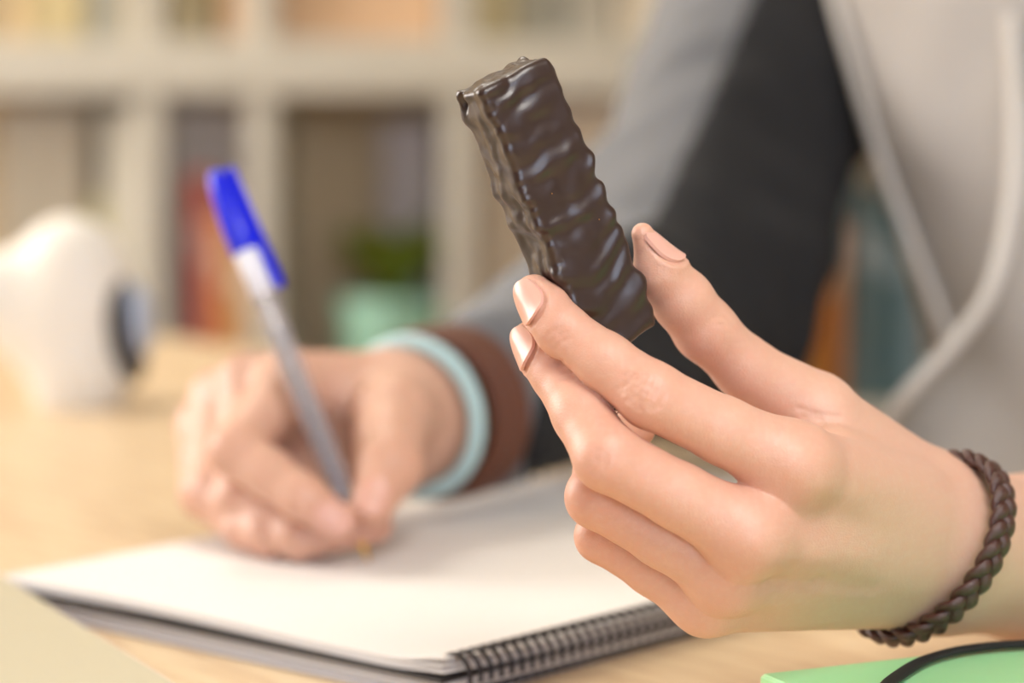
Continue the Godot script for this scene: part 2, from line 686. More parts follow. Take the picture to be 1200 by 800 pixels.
	for w in [[[836, 372], [848, 372], [856, 378]], [[842, 380], [854, 381], [862, 386]]]:
		skin_line(f, w, 0.0002, 0.0007)
	# knuckle heads and sinews on the back of the hand
	for k in [[932, 540, 0.0011, 0.006], [880, 632, 0.0010, 0.0055], [852, 680, 0.0006, 0.0055], [826, 712, 0.0004, 0.005]]:
		var p := on_skin(f, k[0], k[1])
		f.dent(p, p + Vector3(0.0001, 0, 0), k[3], -k[2])
	for k in [[[960, 570], [1000, 590], [1040, 608], 0.0002], [[905, 655], [960, 655], [1020, 655], 0.0002]]:
		skin_line(f, k.slice(0, 3), -k[3], 0.003)
	for k in [[[900, 684], [960, 682], [1020, 690]]]:
		skin_line(f, k, 0.0006, 0.0025)
	for k in [[[935, 478], [955, 485], [985, 488]], [[940, 488], [962, 492], [980, 494]]]:
		skin_line(f, k, 0.0003, 0.0008)
	# redder skin over the joints and fingertips
	f.base_color = SKIN
	var pink := BLUSH
	for s in [[ip, 11], [idp, 9], [it, 10], [mp, 12], [mdp, 9], [mt, 10], [rp, 13], [pp, 12], [tt, 12], [ti, 12], [rt, 16], [im, 13], [md, 12]]:
		f.spots.append([s[0], mm(s[1] * 1.3), pink, 0.36])
	f.net(CELL_HAND, Vector3(-0.005, 0.755, -0.86), Vector3(0.25, 0.96, -0.55))
	f.paint()
	return f

func writing_hand(f: Flesh, nails: Array) -> void:
	var g := Flesh.new()
	g.k_in = [0.010, 0.003, 0.003, 0.003, 0.003, 0.004]
	g.k_join = 0.004
	var im := at(338, 448, 0.850)
	var md := at(292, 452, 0.863)
	var rg := at(258, 468, 0.876)
	var pk := at(240, 498, 0.890)
	var wr := at(478, 490, 0.880)
	g.bone(0, at(468, 468, 0.876), im, 0.0155, 0.0110)
	g.bone(0, wr, md, 0.0160, 0.0108)
	g.bone(0, wr, rg, 0.0160, 0.0100)
	g.bone(0, at(470, 520, 0.888), pk, 0.0150, 0.0095)
	g.bone(0, at(430, 520, 0.892), at(295, 560, 0.872), 0.0130, 0.0110)
	g.bone(0, at(474, 482, 0.872), at(462, 486, 0.842), 0.0165, 0.0130)
	g.bone(0, wr, at(600, 470, 0.93), 0.0215, 0.0240)
	g.bone(0, at(600, 470, 0.93), at(840, 340, 1.10), 0.0240, 0.034)
	var ip := at(277, 528, 0.812)
	var idp := at(355, 583, 0.797)
	var it := at(396, 611, 0.7965)
	g.chain(1, [im, im.lerp(ip, 0.5), ip, ip.lerp(idp, 0.5), idp, it], [0.0106, 0.0090, 0.0086, 0.0076, 0.0070, 0.0058])
	var mp := at(284, 584, 0.828)
	var mdp := at(350, 629, 0.808)
	var mt := at(440, 616, 0.8085)
	g.chain(2, [md, md.lerp(mp, 0.5), mp, mdp, mt], [0.0105, 0.0092, 0.0086, 0.0070, 0.0056])
	var rp := at(252, 575, 0.842)
	var rdp := at(315, 624, 0.816)
	var rt := at(368, 630, 0.811)
	g.chain(3, [rg, rp, rdp, rt], [0.0100, 0.0090, 0.0078, 0.0064])
	var pp := at(240, 578, 0.852)
	var pdp := at(290, 618, 0.824)
	var pt := at(338, 630, 0.817)
	g.chain(4, [pk, pp, pdp, pt], [0.0095, 0.0082, 0.0072, 0.0058])
	var tm := at(458, 494, 0.838)
	var ti := at(456, 545, 0.814)
	var tt := at(437, 592, 0.7985)
	g.chain(5, [tm, tm.lerp(ti, 0.5), ti, tt], [0.0128, 0.0108, 0.0104, 0.0070])
	for q in [[390, 608, it - idp], [437, 580, tt - ti]]:
		var c := on_skin(g, q[0], q[1])
		nails.append(nail_mesh(c, g.grad(c), q[2], 0.0120, 0.0100, 0.0062, g))
	g.base_color = SKIN
	for s in [[ip, 12], [idp, 10], [it, 11], [mp, 12], [mt, 12], [tt, 14], [ti, 12], [rp, 12], [rdp, 12]]:
		g.spots.append([s[0], mm(s[1]), BLUSH, 0.25])
	g.net(0.0016, Vector3(-0.16, 0.73, -1.20), Vector3(0.15, 0.90, -0.76))
	g.paint()
	var first := f.V.size()
	f.V.append_array(g.V)
	f.N.append_array(g.N)
	f.C.append_array(g.C)
	for i in g.I:
		f.I.append(i + first)

# ---------------------------------------------------------------- the chocolate bar
func chocolate_bar(skin_mat: Material) -> void:
	var right := cam_basis.x
	var up := cam_basis.y
	var back := cam_basis.z
	var to_world := func(v: Vector3) -> Vector3: return right * v.x + up * v.y + back * v.z
	var e1: Vector3 = to_world.call(Vector3(27, -62.4, -18)).normalized()      # along the bar, downwards
	var e2: Vector3 = to_world.call(Vector3(16, 9.2, -7.9))
	e2 = (e2 - e1 * e2.dot(e1)).normalized()                                   # across its broad face
	var e3 := e1.cross(e2).normalized()
	if e3.dot(back) > 0.0:
		e3 = -e3                                                                # away from the lens
	var front := at(672, 246, 0.600)
	var half := Vector3(0.0352, 0.0102, 0.0076)
	var mid := front + e3 * half.z
	var n1 := FastNoiseLite.new()
	n1.seed = 11
	n1.frequency = 1.0
	n1.fractal_octaves = 1
	var n2 := FastNoiseLite.new()
	n2.seed = 29
	n2.frequency = 1.0
	n2.fractal_octaves = 2
	var f := Flesh.new()
	f.shape = func(p: Vector3) -> float:                                        # in the bar's own axes: x along, y across, z deep
		var wob := n1.get_noise_3d(p.x * 75.0, p.y * 75.0, p.z * 75.0 + 9.0)
		var h := Vector3(half.x + 0.0006 * wob, half.y + 0.0009 * n1.get_noise_2d(p.x * 110.0, 40.0) + 0.0004 * wob, half.z + 0.0005 * wob)
		var q := p.abs() - h + Vector3.ONE * 0.0017
		var d := Vector3(maxf(q.x, 0.0), maxf(q.y, 0.0), maxf(q.z, 0.0)).length() + minf(maxf(q.x, maxf(q.y, q.z)), 0.0) - 0.0017
		if d > 0.004 or d < -0.004:
			return d
		var face := clampf((p.z - half.z * 0.35) / (half.z * 0.5), 0.0, 1.0)
		# waves where the coating ran across the broad face, bowed along the bar
		var y := p.y / half.y
		var bow := p.x + 0.0030 * y * y * (0.6 + n1.get_noise_2d(p.x * 45.0, 7.0)) + 0.0018 * y + 0.0005 * n1.get_noise_2d(p.x * 130.0 + 3.0, p.y * 150.0)
		var phase := bow * 960.0 + 1.7 * n1.get_noise_2d(p.x * 55.0, p.y * 60.0) + 0.6 * n1.get_noise_2d(p.x * 120.0 + 20.0, p.y * 140.0)
		var w := 0.5 + 0.5 * sin(phase)
		var much := clampf(0.9 + 0.8 * n1.get_noise_2d(p.x * 60.0 + 70.0, p.y * 110.0 + 50.0), 0.15, 1.5)
		d -= face * (0.00048 * much * w + 0.00010 * n1.get_noise_2d(p.x * 150.0, p.y * 130.0 + 11.0))
		var rough := n2.get_noise_3d(p.x * 110.0, p.y * 170.0, p.z * 130.0)
		d -= (1.0 - face) * 0.00075 * rough
		# bits left standing along the long edge
		var edge := clampf(1.0 - Vector2(p.y + half.y, p.z - half.z).length() / 0.0028, 0.0, 1.0)
		d -= edge * 0.0008 * n2.get_noise_2d(p.x * 210.0, 5.0)
		# the little hole near the top of the narrow side
		var hole := (p - Vector3(-half.x + 0.0030, -half.y, -0.0040)) / Vector3(0.0017, 0.0022, 0.0010)
		d += 0.0030 * exp(-hole.length_squared())
		return d
	f.net(0.00042, -half - Vector3.ONE * 0.003, half + Vector3.ONE * 0.003)
	var choc := mat(Color(0.150, 0.066, 0.052), 0.36)
	choc.metallic_specular = 0.62
	var bar := part("chocolate_bar", f.build(choc), null, self)
	bar.transform = Transform3D(Basis(e1, e2, e1.cross(e2)), mid)
	tag(bar, "dark glossy chocolate-coated bar with rippled coating held between fingertips", "chocolate bar")
	# crumbs of the coating caught on the broad face and along its edge
	var crumb := mat(Color(0.62, 0.44, 0.25), 0.6)
	for c in [[0.005, 0.0052], [-0.0135, 0.0060], [0.0155, 0.0015], [-0.006, -0.0036]]:
		var s := SphereMesh.new()
		s.radius = 0.00022
		s.height = 0.00036
		s.radial_segments = 8
		s.rings = 4
		part("crumb", s, crumb, bar, Vector3(c[0], c[1], half.z + 0.0002))

# ---------------------------------------------------------------- what is worn and held
func braided_bracelet() -> void:
	var o := thing("bracelet", "dark brown braided leather bracelet on the wrist of the raised hand", "bracelet", at(1090, 640, 0.652))
	var t := at(1123, 538, 0.6555)
	var b := at(1048, 747, 0.6480)
	var near := at(1176, 616, 0.6335)
	var c := (t + b) * 0.5
	var u := (t - b) * 0.5
	var v := near - c
	v -= u.normalized() * v.dot(u.normalized()) * 0.5
	var axis := u.cross(v).normalized()
	var leather := relief(mat(Color(0.26, 0.128, 0.10), 0.33), noise_tex(5, 0.03, 3), 0.02, 120.0)
	leather.metallic_specular = 0.6
	var steps := 480
	var turns := 10.0
	for k in 3:
		var path := PackedVector3Array()
		var outs := PackedVector3Array()
		for i in steps:
			var w := TAU * i / steps
			var ph := turns * w + TAU * k / 3.0
			var out := (u * cos(w) + v * sin(w))
			path.append(c + out + axis * sin(ph) * 0.0021 + out.normalized() * (sin(2.0 * ph) * 0.0009))
			outs.append(out.normalized())
		world_part("strand", tube(path, 0.0019, 10, true, 0.62, outs), leather, o)

func writing_bracelets() -> void:
	var c := at(486, 488, 0.876)
	var ax := (at(600, 470, 0.93) - at(470, 490, 0.872)).normalized()
	var up := (Vector3.UP - ax * ax.y).normalized()
	var side := ax.cross(up).normalized()
	var ring := func(mid: Vector3, ry: float, rx: float, tilt: float) -> PackedVector3Array:
		var path := PackedVector3Array()
		for i in 96:
			var w := TAU * i / 96.0
			path.append(mid + up * cos(w) * ry + side * sin(w) * rx + ax * cos(w) * tilt)
		return path
	var blue := thing("bracelet", "pale blue soft bangle on the wrist of the writing hand", "bracelet", c)
	world_part("band", tube(ring.call(c - ax * 0.001, 0.0258, 0.0262, -0.002), 0.0029, 12, true), mat(Color(0.68, 0.80, 0.81), 0.6), blue)
	var brown := thing("bracelet", "thick brown leather bracelet between the blue bangle and the sleeve", "bracelet", c + ax * 0.018)
	var leather := relief(mat(Color(0.37, 0.20, 0.12), 0.5), noise_tex(6, 0.03, 3), 0.03, 90.0)
	for i in 3:
		world_part("cord", tube(ring.call(c + ax * (0.012 + 0.0062 * i), 0.0272, 0.0275, -0.001), 0.0036, 10, true), leather, brown)

func pen() -> void:
	var tip := on_plane(432, 657, DESK_Y + 0.0124)
	var top := at(251, 200, 0.835)
	var d := (top - tip).normalized()
	var o := thing("ballpoint_pen", "clear ballpoint pen with its blue cap pushed on the rear end, writing on the notebook", "pen", tip)
	var y := d
	var x := y.cross(cam_basis.z).normalized()
	var turn := Basis(x, y, x.cross(y).normalized())
	o.basis = turn
	var length := tip.distance_to(top)
	var brass := mat(Color(0.80, 0.62, 0.30), 0.3, 0.9)
	part("tip", lathe([[0.0, 0.0], [0.0004, 0.0002], [0.0006, 0.002], [0.0011, 0.004], [0.0013, 0.009], [0.0019, 0.0095], [0.0019, 0.0125], [0.0, 0.0126]]), brass, o)
	var clear := mat(Color(0.72, 0.70, 0.72, 0.38), 0.12)
	clear.transparency = BaseMaterial3D.TRANSPARENCY_ALPHA
	part("barrel", lathe([[0.0019, 0.0120], [0.0032, 0.0220], [0.0042, 0.0300], [0.0042, length - 0.032]], 6), clear, o)
	part("refill", lathe([[0.0, 0.0126], [0.0016, 0.0126], [0.0017, length * 0.58], [0.0, length * 0.58]], 16), mat(Color(0.23, 0.20, 0.20), 0.5), o)
	part("plug", lathe([[0.0, length - 0.046], [0.0040, length - 0.0458], [0.0043, length - 0.026], [0.0, length - 0.025]], 24), mat(Color(0.90, 0.90, 0.93), 0.3), o)
	var blue := mat(Color(0.07, 0.13, 0.85), 0.28)
	var cap := part("cap", lathe([[0.0044, length - 0.0300], [0.0050, length - 0.0296], [0.0050, length - 0.022], [0.0043, length - 0.009], [0.0033, length - 0.003], [0.0022, length - 0.0006], [0.0, length]], 28), blue, o)
	part("clip", box(Vector3(0.0034, 0.044, 0.0036), 0.0010), blue, cap, Vector3(0.0056, length - 0.0235, 0.0012), Vector3(0, 0, 0.03))

func notebook() -> void:
	var y0 := DESK_Y
	var page_y := y0 + 0.0125
	var corner := on_plane(520, 771, page_y)               # nearest corner, by the spiral
	var left := on_plane(-14, 664, page_y)
	var along := (left - corner)
	along.y = 0.0
	var wide := along.length()
	along = along.normalized()
	var deep := Vector3(-along.z, 0, along.x)
	if deep.z > 0.0: deep = -deep
	var long := 0.305
	var o := thing("spiral_notebook", "open white spiral notebook lying under the writing hand, its wire binding towards the front", "notebook", Vector3(corner.x, y0, corner.z) + along * wide * 0.5 + deep * long * 0.5)
	o.rotation.y = atan2(-along.z, along.x)
	var s := 1.0 if (o.basis.z.dot(deep) > 0.0) else -1.0
	# own axes: x from the corner to the left end (wide), z along the spiral, x = -wide / 2 is the spiral side
	var paper := relief(mat(Color(0.885, 0.87, 0.855), 0.85), noise_tex(3, 0.05, 4), 0.004, 30.0)
	var dim := relief(mat(Color(0.86, 0.84, 0.82), 0.85), noise_tex(3, 0.05, 4), 0.004, 30.0)
	var board := mat(Color(0.16, 0.14, 0.135), 0.6)
	part("back_cover", box(Vector3(wide, 0.0014, long), 0.0004), mat(Color(0.72, 0.70, 0.70), 0.7), o, Vector3(0, 0.0009, 0))
	for i in 3:
		part("page_block", box(Vector3(wide - 0.003, 0.0010, long - 0.003), 0.0002), dim, o, Vector3(0.0005 * (i % 2), 0.0022 + 0.0011 * i, 0.0006 * ((i + 1) % 2)))
	part("divider_cover", box(Vector3(wide, 0.0010, long), 0.0003), board, o, Vector3(0.001, 0.0058, 0))
	# the folded pages stand a little off the cover; the top sheet waves and curls up at the near corner
	for i in 3:
		var st := SurfaceTool.new()
		st.begin(Mesh.PRIMITIVE_TRIANGLES)
		st.set_smooth_group(0)
		var w := wide - 0.004
		var l := long - 0.004
		var nx := 40
		var nz := 30
		var h := func(x: float, z: float) -> float:
			var lift := 0.0018 * exp(-pow((x + w * 0.5) / 0.012, 2)) * exp(-pow((z + s * l * 0.5) / 0.016, 2))
			return 0.0080 + 0.0011 * i + 0.0006 * sin(x * 31.0 + 0.8) + 0.0004 * sin(z * 22.0 + i) + lift * (i + 1) * 0.5
		for j in nz:
			for k in nx:
				var q := []
				for e in [[0, 0], [1, 0], [1, 1], [0, 1]]:
					var x: float = -w * 0.5 + w * (k + e[0]) / nx
					var z: float = -l * 0.5 + l * (j + e[1]) / nz
					q.append(Vector3(x + 0.0006 * (i % 2), h.call(x, z), z))
				for t in [0, 1, 2, 0, 2, 3]:
					st.add_vertex(q[t])
				for t in [0, 2, 1, 0, 3, 2]:
					st.add_vertex(q[t] - Vector3(0, 0.0008, 0))
		st.set_smooth_group(-1)
		for k in nx:
			for side in [-1, 1]:
				var x0 := -w * 0.5 + w * k / nx
				var x1 := x0 + w / nx
				var z: float = l * 0.5 * side
				var g := 0.0006 * (i % 2)
				var q := [Vector3(x0 + g, h.call(x0, z), z), Vector3(x1 + g, h.call(x1, z), z), Vector3(x1 + g, h.call(x1, z) - 0.0008, z), Vector3(x0 + g, h.call(x0, z) - 0.0008, z)]
				for t in ([0, 1, 2, 0, 2, 3] if side > 0 else [0, 2, 1, 0, 3, 2]):
					st.add_vertex(q[t])
		for k in nz:
			for side in [-1, 1]:
				var z0 := -l * 0.5 + l * k / nz
				var z1 := z0 + l / nz
				var x: float = w * 0.5 * side
				var g := 0.0006 * (i % 2)
				var q := [Vector3(x + g, h.call(x, z0), z0), Vector3(x + g, h.call(x, z1), z1), Vector3(x + g, h.call(x, z1) - 0.0008, z1), Vector3(x + g, h.call(x, z0) - 0.0008, z0)]
				for t in ([0, 2, 1, 0, 3, 2] if side > 0 else [0, 1, 2, 0, 2, 3]):
					st.add_vertex(q[t])
		part("sheet", finish(st), paper, o)
	# the wire binding: one ring for each pair of holes
	var wire := mat(Color(0.20, 0.18, 0.18), 0.35, 0.6)
	var ring := PackedVector3Array()
	for i in 25:
		var w := TAU * (i / 24.0) * 0.93 - 0.3
		ring.append(Vector3(-0.0005 - 0.0056 * cos(w) , 0.0066 + 0.0056 * sin(w), 0.0012 * i / 24.0))
	var loop := tube(ring, 0.00068, 7)
	var pitch := 0.0042
	var spine := part("wire_binding", tube(PackedVector3Array([Vector3(-0.0068, 0.0045, -long * 0.5 + 0.006), Vector3(-0.0068, 0.0045, long * 0.5 - 0.006)]), 0.0006, 6), wire, o, Vector3(-wide * 0.5, 0, 0))
	for i in int((long - 0.012) / pitch):
		part("ring", loop, wire, spine, Vector3(0.0022, 0.0, -long * 0.5 + 0.006 + pitch * i))

func folder() -> void:
	var top := DESK_Y + 0.019
	var corner := on_plane(893, 789, top)
	var right := on_plane(1215, 753, top)
	var x := (right - corner)
	x.y = 0
	x = x.normalized()
	var z := Vector3(-x.z, 0, x.x)
	if z.z < 0.0: z = -z
	var o := thing("elastic_folder", "translucent green plastic folder with a black elastic band in front of the raised hand", "folder", Vector3(corner.x, DESK_Y, corner.z) + x * 0.16 + z * 0.075)
	o.rotation.y = atan2(-x.z, x.x)
	var green := mat(Color(0.62, 0.84, 0.61), 0.38)
	green.subsurf_scatter_enabled = true
	green.subsurf_scatter_strength = 0.15
	part("cover", box(Vector3(0.32, 0.0012, 0.15), 0.0004), green, o, Vector3(0, 0.0184, 0))
	part("cover", box(Vector3(0.322, 0.0012, 0.152), 0.0004), green, o, Vector3(0.001, 0.0010, 0.001))
	part("flap", box(Vector3(0.314, 0.0009, 0.144), 0.0003), mat(Color(0.66, 0.92, 0.64), 0.4), o, Vector3(0.003, 0.0150, 0.003))
	part("flap", box(Vector3(0.314, 0.0009, 0.144), 0.0003), mat(Color(0.66, 0.92, 0.64), 0.4), o, Vector3(0.003, 0.0170, 0.002))
	part("paper_stack", box(Vector3(0.300, 0.0120, 0.132), 0.0004), mat(Color(0.90, 0.90, 0.88), 0.9), o, Vector3(0.004, 0.0080, 0.004))
	part("spine", box(Vector3(0.0012, 0.0180, 0.15), 0.0004), green, o, Vector3(-0.160, 0.0096, 0))
	var pts := []
	for p in [[1030, 812], [1048, 795], [1080, 775], [1118, 763], [1160, 757], [1195, 754.5], [1225, 754]]:
		pts.append(on_plane(p[0], p[1], top + 0.0016))
	var last: Vector3 = pts[pts.size() - 1]
	pts.append(last + Vector3(0.012, -0.004, -0.004))
	pts.append(last + Vector3(0.014, -0.016, -0.004))
	pts.push_front(pts[0] + (pts[0] - pts[1]).normalized() * 0.06)
	var black := relief(mat(Color(0.03, 0.032, 0.04), 0.6), noise_tex(9, 0.05, 2), 0.02, 200.0)
	var inv := o.transform.affine_inverse()
	var path := PackedVector3Array()
	for p in smooth_path(pts, 10):
		path.append(inv * p)
	part("elastic_band", tube(path, 0.0019, 10, false, 0.55), black, o)

func foreground_pad() -> void:
	var top := DESK_Y + 0.010
	var c0 := on_plane(22, 686, top)
	var c1 := on_plane(214, 806, top)
	var e := (c1 - c0)
	e.y = 0.0
	e = e.normalized()
	var n := Vector3(-e.z, 0, e.x)
	if n.x > 0.0: n = -n
	var size := Vector2(0.21, 0.15)
	# it is seen only by its long right edge and a corner; the rest runs out of the frame
	var mid := c1 - e * (size.x * 0.5) + n * size.y * 0.5
	var o := thing("closed_notepad", "pale grey-green closed notepad with white page edges at the near left corner of the desk", "notepad", Vector3(mid.x, DESK_Y, mid.z))
	o.rotation.y = atan2(-e.z, e.x)
	part("cover", box(Vector3(size.x, 0.0012, size.y), 0.0004), mat(Color(0.73, 0.70, 0.60), 0.6), o, Vector3(0, 0.0094, 0))
	part("page_block", box(Vector3(size.x + 0.004, 0.0080, size.y + 0.004), 0.0005), mat(Color(0.92, 0.88, 0.87), 0.9), o, Vector3(0.0, 0.0048, 0))
	part("back_cover", box(Vector3(size.x, 0.0008, size.y), 0.0003), mat(Color(0.66, 0.63, 0.55), 0.6), o, Vector3(0, 0.0004, 0))

# ---------------------------------------------------------------- the person
func person(skin: Material, f: Flesh, nails: Array) -> void:
	var seat := Vector3(0.40, 0.0, -1.30)
	var o := thing("person", "person in grey hoodie, one hand raising a chocolate bar, the other writing in a notebook", "person", seat)
	# shoulders and trunk under the clothes, joined to the arms
	var sh_r := at(1000, -190, 1.31)
	var elbow := at(793, 338, 1.10)
	var sh_l := at(1620, -230, 1.10)
	var elbow_l := at(1600, 470, 0.92)
	var g := Flesh.new()
	g.bone(0, at(600, 470, 0.93), elbow, 0.0238, 0.036)
	g.bone(0, elbow, sh_r, 0.038, 0.046)
	g.bone(0, at(1350, 617, 0.765), elbow_l, 0.029, 0.038)
	g.bone(0, elbow_l, sh_l, 0.038, 0.046)
	g.bone(0, sh_r, sh_l, 0.060, 0.060)
	g.bone(0, sh_r.lerp(sh_l, 0.5), seat + Vector3(0, 0.55, 0), 0.105, 0.11)
	var neck := sh_r.lerp(sh_l, 0.5)
	var look := Vector3(-0.78, -0.25, 0.62).normalized()
	var head := neck + Vector3(0, 0.300, 0) + look * 0.045
	g.bone(0, neck, head - Vector3(0, 0.06, 0), 0.056, 0.052)
	g.bone(0, head + Vector3(0, 0.035, 0) - look * 0.02, head + Vector3(0, 0.02, 0) + look * 0.02, 0.078, 0.072)
	g.bone(0, head + look * 0.02, head + look * 0.048 - Vector3(0, 0.075, 0), 0.062, 0.036)
	g.bone(1, head + look * 0.085 + Vector3(0, 0.015, 0), head + look * 0.108 - Vector3(0, 0.022, 0), 0.007, 0.011)
	var across := look.cross(Vector3.UP).normalized()
	for s in [-1, 1]:
		g.bone(2, head + across * 0.080 * s + Vector3(0, 0.015, 0), head + across * 0.078 * s - Vector3(0, 0.02, 0), 0.013, 0.009)
	g.net(0.007, Vector3(-0.1, 0.40, -1.6), Vector3(0.65, 1.60, -0.6))
	g.base_color = f.base_color
	g.paint()
	var first := f.V.size()
	f.V.append_array(g.V)
	f.N.append_array(g.N)
	f.C.append_array(g.C)
	for i in g.I:
		f.I.append(i + first)
	var body := world_part("body", f.build(skin), null, o)
	var nail := mat(Color(0.86, 0.64, 0.575), 0.34)
	nail.clearcoat_enabled = true
	nail.clearcoat = 0.12
	nail.clearcoat_roughness = 0.15
	nail.subsurf_scatter_enabled = true
	nail.subsurf_scatter_strength = 0.12
	for m in nails:
		world_part("fingernail", m, nail, o)
	var hair := Flesh.new()
	hair.k_in = [0.03]
	hair.bone(0, head + Vector3(0, 0.050, 0) - look * 0.035, head + Vector3(0, 0.058, 0) + look * 0.012, 0.080, 0.066)
	hair.bone(0, head - look * 0.055, head - look * 0.075 - Vector3(0, 0.16, 0), 0.070, 0.050)
	for s in [-1, 1]:
		hair.bone(0, head + across * 0.072 * s - look * 0.02 + Vector3(0, 0.03, 0), head + across * 0.080 * s - look * 0.03 - Vector3(0, 0.15, 0), 0.030, 0.026)
	hair.net(0.008, head - Vector3(0.22, 0.32, 0.22), head + Vector3(0.22, 0.20, 0.22))
	world_part("hair", hair.build(mat(Color(0.22, 0.14, 0.09), 0.5)), null, o)
	var ball := SphereMesh.new()
	ball.radius = 0.0105
	ball.height = 0.021
	var iris := SphereMesh.new()
	iris.radius = 0.0058
	iris.height = 0.0116
	var lens_up := look.cross(across).normalized() * -1.0
	for s in [-1, 1]:
		var e: Vector3 = head + look * 0.0755 + across * 0.031 * s + lens_up * 0.012
		var eye := part("eye", ball, mat(Color(0.93, 0.91, 0.89), 0.25), o, e - o.position)
		part("iris", iris, mat(Color(0.20, 0.13, 0.08), 0.2), eye, look * 0.0060)
		world_part("eyebrow", tube(PackedVector3Array([e + lens_up * 0.020 - across * 0.016 * s + look * 0.008, e + lens_up * 0.024 + look * 0.009, e + lens_up * 0.019 + across * 0.016 * s + look * 0.002]), 0.0028, 8), mat(Color(0.18, 0.11, 0.07), 0.7), o)
	var lip := head + look * 0.0905 - lens_up * 0.055
	world_part("mouth", tube(smooth_path([lip - across * 0.022 - look * 0.006, lip - across * 0.008 + lens_up * 0.002 + look * 0.002, lip + across * 0.008 + lens_up * 0.002 + look * 0.002, lip + across * 0.022 - look * 0.006], 6), 0.0042, 8), mat(Color(0.70, 0.36, 0.33), 0.45), o)
	# hoodie: trunk, sleeves, open front edges
	var weave := noise_tex(21, 0.09, 3)
	var grey := relief(mat(Color(0.68, 0.66, 0.64), 0.95), weave, 0.06, 9.0)
	grey.rim_enabled = true
	grey.rim = 0.4
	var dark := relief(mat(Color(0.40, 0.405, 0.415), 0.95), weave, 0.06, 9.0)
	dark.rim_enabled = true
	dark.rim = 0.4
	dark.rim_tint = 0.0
	var folds := FastNoiseLite.new()
	folds.seed = 4
	folds.frequency = 9.0
	folds.fractal_octaves = 2
	var t := Flesh.new()
	t.k_in = [0.03, 0.012, 0.01, 0.01]
	t.k_join = 0.012
	t.noise = folds
	t.noise_amp = 0.006
	t.bone(0, at(1280, -260, 1.13), at(1492, 440, 1.12), 0.132, 0.138)
	t.bone(0, sh_r.lerp(sh_l, 0.15), sh_r.lerp(sh_l, 0.85), 0.085, 0.085)
	t.bone(0, at(1492, 440, 1.12), seat + Vector3(0.03, 0.50, 0.02), 0.138, 0.145)
	t.bone(1, at(1235, 640, 1.10), at(1520, 560, 1.08), 0.087, 0.11)
	t.net(0.006, Vector3(0.1, 0.45, -1.6), Vector3(0.75, 1.25, -0.75))
	var hoodie := world_part("hoodie", t.build(grey), null, o)
	hoodie.set_meta("label", "light grey hoodie front")
	var sl := Flesh.new()
	sl.k_in = [0.03, 0.012]
	sl.noise = folds
	sl.noise_amp = 0.007
	sl.noise_scale = Vector3(1.4, 1.4, 1.4)
	var cuff := at(578, 466, 0.915)
	sl.bone(0, cuff, elbow, 0.033, 0.053)
	sl.bone(0, elbow, sh_r, 0.053, 0.066)
	sl.net(0.005, Vector3(-0.12, 0.70, -1.5), Vector3(0.35, 1.2, -0.8))
	var sleeve := world_part("sleeve", sl.build(dark), null, o)
	sleeve.set_meta("label", "grey sleeve of the writing arm")
	# black cloth layer standing in for the shade on that sleeve's inner side
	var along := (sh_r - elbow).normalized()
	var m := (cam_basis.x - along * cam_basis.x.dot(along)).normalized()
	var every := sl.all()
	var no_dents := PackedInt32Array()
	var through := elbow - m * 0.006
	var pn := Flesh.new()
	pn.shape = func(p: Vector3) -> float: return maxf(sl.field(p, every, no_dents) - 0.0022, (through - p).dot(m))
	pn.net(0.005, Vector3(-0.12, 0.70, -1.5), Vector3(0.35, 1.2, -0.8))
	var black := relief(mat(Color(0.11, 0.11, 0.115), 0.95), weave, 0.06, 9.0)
	var panel := world_part("sleeve_shade", pn.build(black), null, o)
	panel.set_meta("label", "black layer standing in for the shade on the inner side of the sleeve")
	var s2 := Flesh.new()
	s2.k_in = [0.03]
	s2.noise = folds
	s2.noise_amp = 0.006
	s2.bone(0, at(1390, 602, 0.79), elbow_l, 0.040, 0.055)
	s2.bone(0, elbow_l, sh_l, 0.055, 0.066)
	s2.net(0.006, Vector3(0.15, 0.65, -1.4), Vector3(0.65, 1.2, -0.7))
	world_part("sleeve", s2.build(grey), null, o)
	# hems along the open front
	var light_grey := relief(mat(Color(0.80, 0.78, 0.75), 0.95), weave, 0.06, 9.0)
	var edge := func(pts: Array, r: float):
		var on := []
		for p in pts:
			var dir := (at(p[0], p[1], 1.0) - EYE).normalized()
			var q := t.trace(at(p[0], p[1], 0.85), dir)
			var depth := (q - EYE).dot(-cam_basis.z)
			on.append(at(p[0], p[1], minf(depth, p[2])))
		world_part("hem", tube(smooth_path(on, 8), r, 10, false, 0.6), light_grey, o)
	edge.call([[966, -60, 1.14], [985, 20, 1.13], [1010, 110, 1.12], [1042, 215, 1.11], [1078, 310, 1.10], [1112, 402, 1.09]], 0.0050)
	edge.call([[1184, 20, 1.03], [1190, 120, 1.02], [1186, 230, 1.01], [1163, 335, 1.00], [1120, 400, 1.00], [1070, 452, 1.0], [1040, 486, 1.01]], 0.0050)
	# jeans on the lap and legs, under the desk
	var denim := relief(mat(Color(0.42, 0.45, 0.52), 0.9), weave, 0.05, 12.0)
	var j := Flesh.new()
	j.k_in = [0.04]
	var hip := seat + Vector3(0.03, 0.50, 0.02)
	for s in [-1, 1]:
		var q: Vector3 = hip + Vector3(0.62, 0, -0.78).normalized() * 0.095 * s
		var knee: Vector3 = q + Vector3(-0.785, 0, 0.62) * 0.40 + Vector3(0, 0.03, 0)
		j.bone(0, q, knee, 0.085, 0.062)
		j.bone(0, knee, knee + Vector3(0.03, -0.42, 0.0), 0.060, 0.045)
	j.net(0.012, Vector3(-0.3, 0.0, -1.7), Vector3(0.8, 0.72, -0.6))
	world_part("jeans", j.build(denim), null, o)

